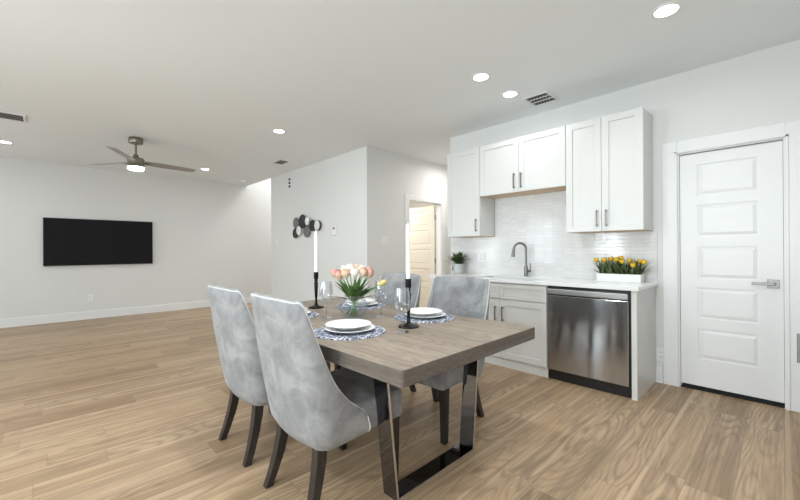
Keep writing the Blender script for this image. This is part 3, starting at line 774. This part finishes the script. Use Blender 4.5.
# base cabinet at the right edge: only its pull reaches into the picture
rc = thing('base_cabinet', 'white side cabinet at the right edge with a dark bar pull', 'base cabinet', (0.077, 2.85, 0))
bm = new_bm(); add_box(bm, 0.02, 0.60, -0.40, 0.40, 0.09, 0.874); add_box(bm, 0.06, 0.60, -0.40, 0.40, 0, 0.09); obj('body', bm, M['cab'], rc)
for a, b, pl in ((-0.40, 0.0, -0.25), (0.0, 0.40, 0.25)):
    bm = new_bm(); shaker(bm, a, b, 0.098, 0.862, 0)
    bm.transform(Matrix.Rotation(R(-90), 4, 'Z') @ Matrix.Scale(-1, 4, (1, 0, 0))); d = obj('door', bm, M['cab'], rc)
    if pl < 0:
        bm = new_bm(); bar_pull(bm, pl, 0.655, 0.795, 0); bm.transform(Matrix.Rotation(R(-90), 4, 'Z') @ Matrix.Scale(-1, 4, (1, 0, 0))); obj('handle', bm, M['nickel'], d)
bm = new_bm(); add_box(bm, -0.01, 0.60, -0.415, 0.41, 0.8745, 0.907, 0.003, 1); o = obj('countertop', bm, M['quartz'], None, loc=(0.077, 2.85, 0)); tag(o, 'white countertop slab at the right edge over the side cabinet', 'countertop')

# ------------------------------------------------------------------ plants on the counter
def blade_leaf(bm, base, direction, length, width, droop=0.3, n=7, curl=0.15):
    d = Vector(direction).normalized(); side = d.cross(Vector((0, 0, 1)))
    if side.length < 1e-3: side = Vector((1, 0, 0))
    side.normalize(); hor = Vector((d.x, d.y, 0))
    L, Rr, Mm = [], [], []
    for i in range(n + 1):
        t = i / n
        p = Vector(base) + d * (length * t) + (hor * 0.6 - Vector((0, 0, 1))) * (droop * length * t * t)
        w = width * (math.sin(PI * (0.12 + 0.88 * t) ** 0.8)) * 0.5 if t < 1 else 0.0
        w = max(w, 0.0004)
        nn = side.cross(d).normalized()
        Mm.append(bm.verts.new(p)); L.append(bm.verts.new(p - side * w + nn * w * curl)); Rr.append(bm.verts.new(p + side * w + nn * w * curl))
    for i in range(n):
        bm.faces.new((L[i], Mm[i], Mm[i + 1], L[i + 1])); bm.faces.new((Mm[i], Rr[i], Rr[i + 1], Mm[i + 1]))

def tulip_bloom(bm, c, axis, h=0.055, r=0.022, openness=0.0, seed=0):
    rnd = random.Random(seed)
    q = Vector((0, 0, 1)).rotation_difference(Vector(axis).normalized()).to_matrix()
    for layer in range(2):
        for k in range(3):
            a0 = 2 * PI * (k / 3 + layer / 6) + rnd.uniform(-0.15, 0.15)
            rr = r * (1.0 if layer else 0.88); hh = h * rnd.uniform(0.94, 1.06)
            rows = []
            for i in range(8):
                t = i / 7
                rad = rr * (math.sin(PI * min(1, 0.10 + 0.62 * t)) ** 0.8) * (1 - 0.30 * max(0, t - 0.55) / 0.45) + openness * r * t * t
                half = 0.98 * (math.sin(PI * (0.14 + 0.84 * t)) ** 0.6)
                rows.append([bm.verts.new(Vector(c) + q @ Vector((rad * math.cos(a0 + half * s) * (1 - 0.06 * abs(s)), rad * math.sin(a0 + half * s) * (1 - 0.06 * abs(s)), hh * t))) for s in (-1, -0.5, 0, 0.5, 1)])
            for i in range(7):
                for j in range(4): bm.faces.new((rows[i][j], rows[i][j + 1], rows[i + 1][j + 1], rows[i + 1][j]))

pp = thing('potted_plant', 'small leafy green plant in a pale grey pot on the counter', 'potted plant', (-2.915, 3.84, CZ1))
bm = new_bm(); add_lathe(bm, [(0, 0.0005), (0.054, 0.0005), (0.060, 0.006), (0.068, 0.120), (0.064, 0.124), (0.060, 0.118), (0.056, 0.10), (0, 0.10)], 32); obj('pot', bm, M['pot'], pp, True, 40)
bm = new_bm(); add_lathe(bm, [(0, 0.106), (0.058, 0.104), (0.058, 0.100), (0, 0.100)], 24); obj('soil', bm, M['soil'], pp)
bm = new_bm(); rnd = random.Random(3)
for k in range(150):
    a = rnd.uniform(0, 2 * PI); el = rnd.uniform(0.25, 1.45)
    b = (0.035 * rnd.random() * math.cos(a), 0.035 * rnd.random() * math.sin(a), 0.105 + rnd.uniform(0, 0.06))
    blade_leaf(bm, b, (math.cos(a) * math.cos(el), math.sin(a) * math.cos(el), math.sin(el)), rnd.uniform(0.11, 0.20), rnd.uniform(0.020, 0.030), 0.22, 4)
for k in range(8):
    blade_leaf(bm, (-0.07 + rnd.uniform(-.015, .01), -0.02, 0.11 - k * 0.008), (rnd.uniform(-1, 0.2), rnd.uniform(-.6, .2), rnd.uniform(-0.9, 0.2)), 0.035, 0.014, 0.3, 3)
add_tube(bm, [(-0.02, -0.01, 0.11), (-0.06, -0.02, 0.125), (-0.078, -0.02, 0.09), (-0.08, -0.02, 0.06)], 0.002, 6)
obj('foliage', bm, M['leaf_dark'], pp)

pb = thing('flower_planter', 'long white planter box of yellow tulips on the counter', 'planter', (-1.050, 3.825, CZ1))
bm = new_bm()
a, b, hgt, th_ = 0.180, 0.058, 0.072, 0.008
add_box(bm, -a, a, -b, -b + th_, 0.0005, hgt, 0.002, 1); add_box(bm, -a, a, b - th_, b, 0.0005, hgt, 0.002, 1)
add_box(bm, -a, -a + th_, -b + th_, b - th_, 0.0005, hgt, 0.002, 1); add_box(bm, a - th_, a, -b + th_, b - th_, 0.0005, hgt, 0.002, 1); add_box(bm, -a + th_, a - th_, -b + th_, b - th_, 0.0005, 0.01)
obj('box', bm, M['boxwood'], pb)
bm = new_bm(); add_box(bm, -a + th_, a - th_, -b + th_, b - th_, 0.01, hgt - 0.012); obj('soil', bm, M['soil'], pb)
bm = new_bm(); rnd = random.Random(11)
for k in range(210):
    x = rnd.uniform(-a + 0.02, a - 0.02); y = rnd.uniform(-0.035, 0.035); an = rnd.uniform(0, 2 * PI); el = rnd.uniform(0.75, 1.45)
    blade_leaf(bm, (x, y, hgt - 0.015), (math.cos(an) * math.cos(el) + x * 0.9, math.sin(an) * math.cos(el) * 0.6, math.sin(el)), rnd.uniform(0.11, 0.195), rnd.uniform(0.013, 0.022), 0.15, 5)
for k in range(14):
    s = 1 if k % 3 else -1
    blade_leaf(bm, (s * (a - 0.03), rnd.uniform(-.03, .03), hgt), (s * rnd.uniform(0.6, 1.0), rnd.uniform(-.3, .3), rnd.uniform(0.3, 0.8)), rnd.uniform(0.11, 0.17), 0.007, 0.35, 6)
obj('foliage', bm, M['leaf_dark'], pb)
for k, (x, y, z) in enumerate([(-0.19, -0.01, 0.175), (-0.115, -0.03, 0.178), (-0.075, 0.02, 0.185), (-0.02, -0.02, 0.180), (0.005, 0.025, 0.195), (0.03, -0.035, 0.165), (0.118, -0.045, 0.135), (0.155, 0.02, 0.165), (0.19, 0.0, 0.160), (-0.14, 0.03, 0.170), (0.075, 0.03, 0.168)]):
    bm = new_bm(); add_tube(bm, [(x * 0.85, y * 0.6, hgt - 0.015), (x * 0.95, y * 0.9, z * 0.7), (x, y, z + 0.003)], 0.0028, 6); stem = obj('tulip_stem', bm, M['stem'], pb)
    bm = new_bm(); tulip_bloom(bm, (x, y, z), (x * 1.2, y * 4 - 0.25, 1), 0.044, 0.022, 0.25, k); obj('bloom', bm, M['yellow'], stem, True)

# ------------------------------------------------------------------ dining table
TX0, TX1, TY0, TY1, TZ = -2.95, -0.975, 0.946, 2.036, 0.760
TT = 0.068
tcx, tcy = (TX0 + TX1) / 2, (TY0 + TY1) / 2
table = thing('dining_table', 'grey-brown oak dining table on polished metal frame legs', 'dining table', (tcx - 0.010, tcy - 0.016, 0), R(0.8))
hx_, hy_ = (TX1 - TX0) / 2, (TY1 - TY0) / 2
bm = new_bm(); add_box(bm, -hx_, hx_, -hy_, hy_, TZ - TT, TZ)
bmesh.ops.bevel(bm, geom=[e for e in bm.edges if abs(e.verts[0].co.z - e.verts[1].co.z) > 0.01], offset=0.014, segments=4, profile=0.5, affect='EDGES')
bmesh.ops.bevel(bm, geom=[e for e in bm.edges if abs(e.verts[0].co.z - e.verts[1].co.z) < 0.001 and len(e.link_faces) == 2 and abs(e.calc_face_angle()) > 1.0], offset=0.004, segments=2, profile=0.5, affect='EDGES')
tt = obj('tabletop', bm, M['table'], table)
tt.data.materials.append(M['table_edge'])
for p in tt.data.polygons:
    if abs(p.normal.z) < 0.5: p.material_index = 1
def table_leg(x0, x1):
    o = 0.395; i = 0.320; t = 0.013; yc = 0.040
    zt = TZ - TT - 0.001
    bm = new_bm()
    def quad_bar(a, b, c, d):   # four (y,z) corners extruded along x
        v = [[bm.verts.new((x, p[0] + yc, p[1])) for p in (a, b, c, d)] for x in (x0, x1)]
        bm.faces.new(v[0]); bm.faces.new(v[1][::-1])
        for k in range(4): bm.faces.new((v[0][k], v[0][(k + 1) % 4], v[1][(k + 1) % 4], v[1][k]))
    quad_bar((-o, zt), (-o + t, zt), (-i + t, 0.0005), (-i, 0.0005)); quad_bar((o, zt), (i, 0.0005), (i - t, 0.0005), (o - t, zt))
    quad_bar((-i + t, 0.0005), (-i + t - 0.002, t), (i - t + 0.002, t), (i - t, 0.0005))
    quad_bar((-o + t, zt), (o - t, zt), (o - t, zt - t), (-o + t, zt - t))
    lf = obj('leg_frame', bm, M['chrome'], table)
    lf.data.materials.append(M['chrome_edge'])
    for p in lf.data.polygons:
        if abs(p.normal.x) > 0.9: p.material_index = 1
    return lf
table_leg(-1.375 - tcx, -1.278 - tcx); table_leg(-2.65 - tcx, -2.553 - tcx)

# ------------------------------------------------------------------ dining chairs
def zinterp(tab, v):
    if v <= tab[0][0]: return tab[0][1]
    for (a, za), (b, zb) in zip(tab[:-1], tab[1:]):
        if v <= b:
            t = (v - a) / (b - a); return za + (zb - za) * t
    return tab[-1][1]
RIM = [(-0.200, 0.985), (-0.178, 0.985), (-0.166, 0.968), (-0.156, 0.925), (-0.146, 0.87), (-0.123, 0.76), (-0.100, 0.675), (-0.075, 0.603), (-0.045, 0.553), (-0.015, 0.512), (0.035, 0.468), (0.058, 0.446), (0.070, 0.420)]
def lean(z): return -0.115 * (z - 0.30) / 0.69
def chair_path():
    """plan of the shell's outer face from the left wing round the back to the right wing"""
    w, yb, rc, yf = 0.269, -0.200, 0.085, 0.070
    pts = []
    n = 16
    for k in range(n): pts.append((-w, yf + (yb + rc - yf) * k / n))
    for k in range(11):
        a = PI + (PI / 2) * k / 10; pts.append((-w + rc + rc * math.cos(a), yb + rc + rc * math.sin(a)))
    for k in range(1, 12):
        x = -w + rc + (2 * w - 2 * rc) * k / 12; pts.append((x, yb - 0.020 * (1 - (x / (w - rc)) ** 2)))
    half = pts[:16 + 11]
    pts += [(-x, y) for x, y in half[::-1]]
    return pts
def make_chair(label):
    t = thing('dining_chair', label, 'dining chair', (0, 0, 0), 0, 'dining chairs around the table')
    P = chair_path(); N = len(P)
    nrm = []
    for i in range(N):
        a = Vector(P[max(i - 1, 0)]); b = Vector(P[min(i + 1, N - 1)]); d = (b - a).normalized(); nrm.append(Vector((-d.y, d.x)))   # inward
    NV = 16; th = 0.042
    bm = new_bm(); outer, inner = [], []
    for i, (x, y) in enumerate(P):
        zt = zinterp(RIM, y)
        # keep the top edge slightly crowned across the back
        if y < -0.19: zt = 0.990 - 0.006 * (x / 0.2) ** 2
        zb = 0.325 + 0.013 * min(1, max(0, (y + 0.2) / 0.27))
        co, ci = [], []
        for j in range(NV + 1):
            f = j / NV; z = zb + (zt - zb) * f
            taper = 1.0 + 0.015 * max(0, (z - 0.4)) / 0.58
            bulge = 0.008 * math.sin(PI * f)
            # tuck in near the bottom
            tuck = 0.014 * (1 - min(1, (z - zb) / 0.04)) ** 2
            ox = x * taper - nrm[i].x * (bulge - tuck); oy = y - nrm[i].y * (bulge - tuck) + lean(z)
            rr = th if f < 0.93 else th
            co.append(bm.verts.new((ox, oy, z)))
            ci.append(bm.verts.new((x * taper + nrm[i].x * rr, y + nrm[i].y * rr + lean(z), z)))
        outer.append(co); inner.append(ci)
    for i in range(N - 1):
        for j in range(NV):
            bm.faces.new((outer[i][j], outer[i + 1][j], outer[i + 1][j + 1], outer[i][j + 1]))
            bm.faces.new((inner[i][j], inner[i][j + 1], inner[i + 1][j + 1], inner[i + 1][j]))
    # rounded rim: one raised middle row
    mid = []
    for i in range(N):
        p = (outer[i][NV].co + inner[i][NV].co) / 2 + Vector((0, 0, 0.012)); mid.append(bm.verts.new(p))
    for i in range(N - 1):
        bm.faces.new((outer[i][NV], outer[i + 1][NV], mid[i + 1], mid[i])); bm.faces.new((mid[i], mid[i + 1], inner[i + 1][NV], inner[i][NV]))
        bm.faces.new((outer[i][0], inner[i][0], inner[i + 1][0], outer[i + 1][0]))
    for i in (0, N - 1):
        for j in range(NV): bm.faces.new((outer[i][j], outer[i][j + 1], inner[i][j + 1], inner[i][j]))
        bm.faces.new((outer[i][NV], mid[i], inner[i][NV]))
    rim = [v.co.copy() + Vector((0, 0, 0.003)) for v in mid]
    rimo = [(outer[i][NV].co * 0.75 + mid[i].co * 0.25) for i in range(N)]
    ends = [[outer[0][j].co.copy() for j in range(NV + 1)], [outer[N - 1][j].co.copy() for j in range(NV + 1)]]
    back = obj('backrest', bm, M['velvet'], t, True, 70)
    bm = new_bm()
    add_tube(bm, ends[0][::3] + rimo + ends[1][::-1][::3], 0.0045, 6)
    obj('piping', bm, M['piping'], back, True)
    # seat
    bm = new_bm(); add_box(bm, -0.258, 0.258, -0.17, 0.300, 0.338, 0.482, 0.022, 3)
    for v in bm.verts:
        if v.co.z > 0.47: v.co.z += 0.022 * max(0, 1 - (v.co.x / 0.262) ** 2) * 1.0
    bmesh.ops.subdivide_edges(bm, edges=[e for e in bm.edges if e.calc_length() > 0.2], cuts=4, use_grid_fill=True)
    for v in bm.verts:
        if v.co.z > 0.478: v.co.z = 0.482 + 0.022 * (1 - (v.co.x / 0.258) ** 2) * (1 - ((v.co.y - 0.059) / 0.229) ** 2)
    obj('seat', bm, M['velvet'], t, True, 50)
    for s in (-1, 1):
        bm = new_bm()
        pts = [(s * 0.176, -0.152, 0.345), (s * 0.179, -0.160, 0.26), (s * 0.185, -0.178, 0.17), (s * 0.195, -0.206, 0.07), (s * 0.202, -0.230, 0.0005)]
        add_square_tube(bm, pts, [0.050, 0.048, 0.044, 0.039, 0.036])
        obj('leg', bm, M['leg'], t)
        bm = new_bm(); add_square_tube(bm, [(s * 0.228, 0.250, 0.345), (s * 0.228, 0.252, 0.0005)], [0.048, 0.034])
        obj('leg', bm, M['leg'], t)
    return t
ch = make_chair('grey velvet dining chair nearest the camera, on the left side of the table')
ch.location = (-1.635, 1.042, 0)
dup(ch, (-2.300, 1.036, 0), R(0), 'grey velvet dining chair on the left side, second from the camera')
dup(ch, (-1.712, 2.024, 0), R(183), 'grey velvet dining chair across the table, in front of the sink cabinet')
dup(ch, (-2.400, 2.030, 0), R(180), 'grey velvet dining chair across the table, in front of the cream door')

# ------------------------------------------------------------------ table setting
def placemat(x, y, label):
    bm = new_bm(); n = 96; rings = [(0, 0.006), (0.05, 0.006), (0.10, 0.0065), (0.14, 0.006), (0.17, 0.0065), (0.192, 0.006), (0.2, 0.003)]
    prev = None; z0 = TZ + 0.0004
    for r, z in rings:
        if r == 0: cur = [bm.verts.new((0, 0, z))]
        else: cur = [bm.verts.new(((r + (0.003 * math.sin(k * 2 * PI / n * 32) if r > 0.18 else 0)) * math.cos(2 * PI * k / n), (r + (0.003 * math.sin(k * 2 * PI / n * 32) if r > 0.18 else 0)) * math.sin(2 * PI * k / n), z)) for k in range(n)]
        if prev:
            for k in range(n):
                k2 = (k + 1) % n
                if len(prev) == 1: bm.faces.new((prev[0], cur[k], cur[k2]))
                else: bm.faces.new((prev[k], cur[k], cur[k2], prev[k2]))
        prev = cur
    low = [bm.verts.new((v.co.x, v.co.y, 0.0)) for v in prev]
    for k in range(n): bm.faces.new((prev[k], low[k], low[(k + 1) % n], prev[(k + 1) % n]))
    bm.faces.new(low[::-1])
    o = obj('placemat', bm, M['mat'], None, True, 50, (x, y, z0))
    return tag(o, label, 'placemat', 'round woven placemats')
PLATE = [(0, 0.004), (0.55, 0.004), (0.62, 0.002), (0.66, 0.0), (0.70, 0.002), (0.80, 0.010), (0.98, 0.017), (1.0, 0.0185), (0.98, 0.0205), (0.80, 0.0140), (0.66, 0.0075), (0.5, 0.0065), (0, 0.0065)]
def plate(x, y, z, r, label, group):
    bm = new_bm(); add_lathe(bm, [(a * r, b) for a, b in PLATE], 56)
    o = obj('plate', bm, M['ceramic'], None, True, 60, (x, y, z)); tag(o, label, 'plate', group)
MATS = [(-1.655, 1.195, 'in front of the nearest chair'), (-2.345, 1.190, 'in front of the second chair on the left'), (-1.650, 1.800, 'beside the right candle holder'), (-2.36, 1.815, 'at the far corner, behind the tulip vase')]
for x, y, where in MATS:
    placemat(x, y, 'round blue and white woven placemat ' + where)
    plate(x + 0.005, y + 0.004, TZ + 0.0075, 0.136, 'larger lower white plate ' + where, 'dinner plates')
    plate(x - 0.006, y + 0.0, TZ + 0.0275, 0.126, 'smaller upper white plate ' + where, 'side plates')

def wine_glass(label):
    t = thing('wine_glass', label, 'wine glass', (0, 0, 0), 0, 'wine glasses on the table')
    bm = new_bm(); add_lathe(bm, [(0.0, 0.0005), (0.036, 0.0005), (0.0365, 0.002), (0.02, 0.004), (0.005, 0.009), (0, 0.009)], 32); obj('foot', bm, M['crystal_stem'], t, True, 60)
    bm = new_bm(); add_lathe(bm, [(0, 0.0092), (0.0050, 0.0092), (0.0040, 0.02), (0.0038, 0.07), (0.0044, 0.0978), (0, 0.0978)], 14); obj('stem', bm, M['crystal_stem'], t, True)
    bm = new_bm(); add_lathe(bm, [(0, 0.098), (0.006, 0.099), (0.024, 0.106), (0.038, 0.122), (0.0455, 0.147), (0.0455, 0.170), (0.042, 0.205), (0.0370, 0.242), (0.0358, 0.242), (0.0408, 0.205), (0.0443, 0.170), (0.0443, 0.147), (0.037, 0.123), (0.023, 0.108), (0, 0.104)], 36); obj('bowl', bm, M['crystal'], t, True, 60)
    return t
wg = wine_glass('clear stemmed wine glass beside the left candle holder'); wg.location = (-2.105, 1.335, TZ)
dup(wg, (-1.440, 1.395, TZ), 0, 'clear stemmed wine glass in front of the right candle holder')
dup(wg, (-1.875, 1.618, TZ), 0, 'clear stemmed wine glass right of the tulip vase')

def candle_set(x, y, where):
    bm = new_bm(); add_lathe(bm, [(0, 0.0004), (0.060, 0.0004), (0.061, 0.006), (0.054, 0.012), (0.030, 0.017), (0.014, 0.026), (0.0095, 0.045), (0.0085, 0.07), (0.011, 0.10), (0.0145, 0.16), (0.0155, 0.195), (0.011, 0.207), (0.016, 0.214), (0.011, 0.222), (0.017, 0.230), (0.0178, 0.237), (0.0178, 0.281), (0.0135, 0.281), (0.0135, 0.25), (0, 0.25)], 32)
    o = obj('candle_holder', bm, M['black_metal'], None, True, 40, (x, y, TZ)); tag(o, 'black turned candle holder ' + where, 'candle holder', 'candle holders')
    c = thing('candle', 'tall white taper candle in the black holder ' + where, 'candle', (x, y, TZ + 0.2505), 0, 'taper candles')
    bm = new_bm(); add_lathe(bm, [(0, 0), (0.0122, 0.0), (0.0118, 0.32), (0.010, 0.338), (0.004, 0.350), (0, 0.351)], 20); obj('wax', bm, M['wax'], c, True, 50)
    bm = new_bm(); add_tube(bm, [(0, 0, 0.349), (0.001, 0, 0.358)], 0.0012, 6); obj('wick', bm, M['wax'], c)
candle_set(-2.535, 1.517, 'at the far end, left of the vase')
candle_set(-1.512, 1.515, 'at the near end, right of the vase')

# vase and tulips
VX, VY = -1.972, 1.463
VS = 1.06
vase = thing('glass_vase', 'round clear glass vase of tulips in the middle of the table', 'vase', (VX, VY, TZ))
op = [(0, 0.0005), (0.045, 0.0005), (0.062, 0.008), (0.080, 0.030), (0.0885, 0.058), (0.087, 0.085), (0.076, 0.112), (0.060, 0.130), (0.056, 0.138), (0.060, 0.146)]
ip = [(0.0575, 0.146), (0.0535, 0.138), (0.0575, 0.129), (0.073, 0.111), (0.084, 0.084), (0.0855, 0.058), (0.077, 0.032), (0.060, 0.014), (0.04, 0.010), (0, 0.010)]
vase.scale = (VS, VS, VS)
bm = new_bm(); add_lathe(bm, op + ip, 48); obj('glass_bowl', bm, M['glass'], vase, True, 60)
bm = new_bm(); add_lathe(bm, [(0, 0.0105), (0.04, 0.0105), (0.059, 0.0145), (0.076, 0.0325), (0.0845, 0.058), (0.0835, 0.080), (0, 0.080)], 40); obj('water', bm, M['water'], vase, True, 40)
# camera-independent bouquet: heads spread over a dome; (right, away, height) relative to the vase axis
rt = Vector((0.69, 0.72, 0)); aw = Vector((-0.72, 0.69, 0))
BQ = [(-0.128, 0.00, 0.270, 'pink', 'dusty pink tulip at the far left of the bouquet'),
      (-0.092, -0.04, 0.262, 'pink', 'pink tulip low on the left of the bouquet'),
      (-0.072, 0.06, 0.288, 'cream_petal', 'cream tulip at the upper left back of the bouquet'),
      (-0.046, -0.06, 0.272, 'peach', 'peach tulip at the front left of the bouquet'),
      (-0.030, 0.02, 0.298, 'cream_petal', 'cream tulip at the top of the bouquet, left of centre'),
      (0.012, 0.08, 0.296, 'peach', 'peach tulip at the top back of the bouquet'),
      (0.014, -0.06, 0.278, 'white_petal', 'white tulip at the front centre of the bouquet'),
      (0.052, 0.04, 0.286, 'cream_petal', 'cream tulip at the upper right of the bouquet'),
      (0.070, -0.04, 0.278, 'peach', 'peach tulip right of the white one in the bouquet'),
      (0.096, 0.05, 0.280, 'pink', 'pink tulip at the upper right back of the bouquet'),
      (0.112, -0.01, 0.272, 'pink', 'dusty pink tulip on the right of the bouquet'),
      (0.175, -0.03, 0.222, 'green_petal', 'half-open green and orange tulip drooping at the far right of the bouquet')]
rnd = random.Random(5)
for k, (rr, ww, zz, mt, lab) in enumerate(BQ):
    t = thing('tulip', lab, 'tulip', (VX, VY, TZ), 0, 'tulips in the glass vase')
    off = rt * (rr * (0.88 if rr < 0.15 else 1.0)) + aw * ww
    head = Vector((off.x, off.y, zz)); foot = Vector((-off.x * 0.28, -off.y * 0.28, 0.014 + rnd.uniform(0, 0.01)))
    neck = Vector((off.x * 0.18, off.y * 0.18, 0.14))
    pts = []
    for i in range(11):
        s = i / 10
        pts.append(foot * (1 - s) ** 2 + neck * 2 * s * (1 - s) + head * s * s)
    bm = new_bm(); add_tube(bm, pts, 0.0032, 8); obj('stem', bm, M['stem'], t, True)
    ax = (pts[-1] - pts[-2]).normalized() + Vector((0, 0, 0.5)) * (0 if mt == 'green_petal' else 1)
    bm = new_bm(); tulip_bloom(bm, head - ax.normalized() * 0.004, ax, 0.062 if mt != 'green_petal' else 0.055, 0.030 if mt != 'green_petal' else 0.021, 0.05, 40 + k); obj('bloom', bm, M[mt], t, True)
    bm = new_bm(); d = off.normalized() if off.length > 0.02 else rt
    for q in range(2):
        dd = d + Vector((rnd.uniform(-.5, .5), rnd.uniform(-.5, .5), 0))
        blade_leaf(bm, Vector((d.x * 0.02, d.y * 0.02, 0.115)), (dd.x, dd.y, rnd.uniform(1.0, 2.2)), rnd.uniform(0.14, 0.21), rnd.uniform(0.036, 0.050), 0.15, 8, 0.35)
    if k in (1, 11): blade_leaf(bm, Vector((d.x * 0.02, d.y * 0.02, 0.12)), (d.x, d.y, 0.35), 0.15, 0.03, 0.12, 8, 0.35)
    obj('leaf', bm, M['leaf'], t, True)
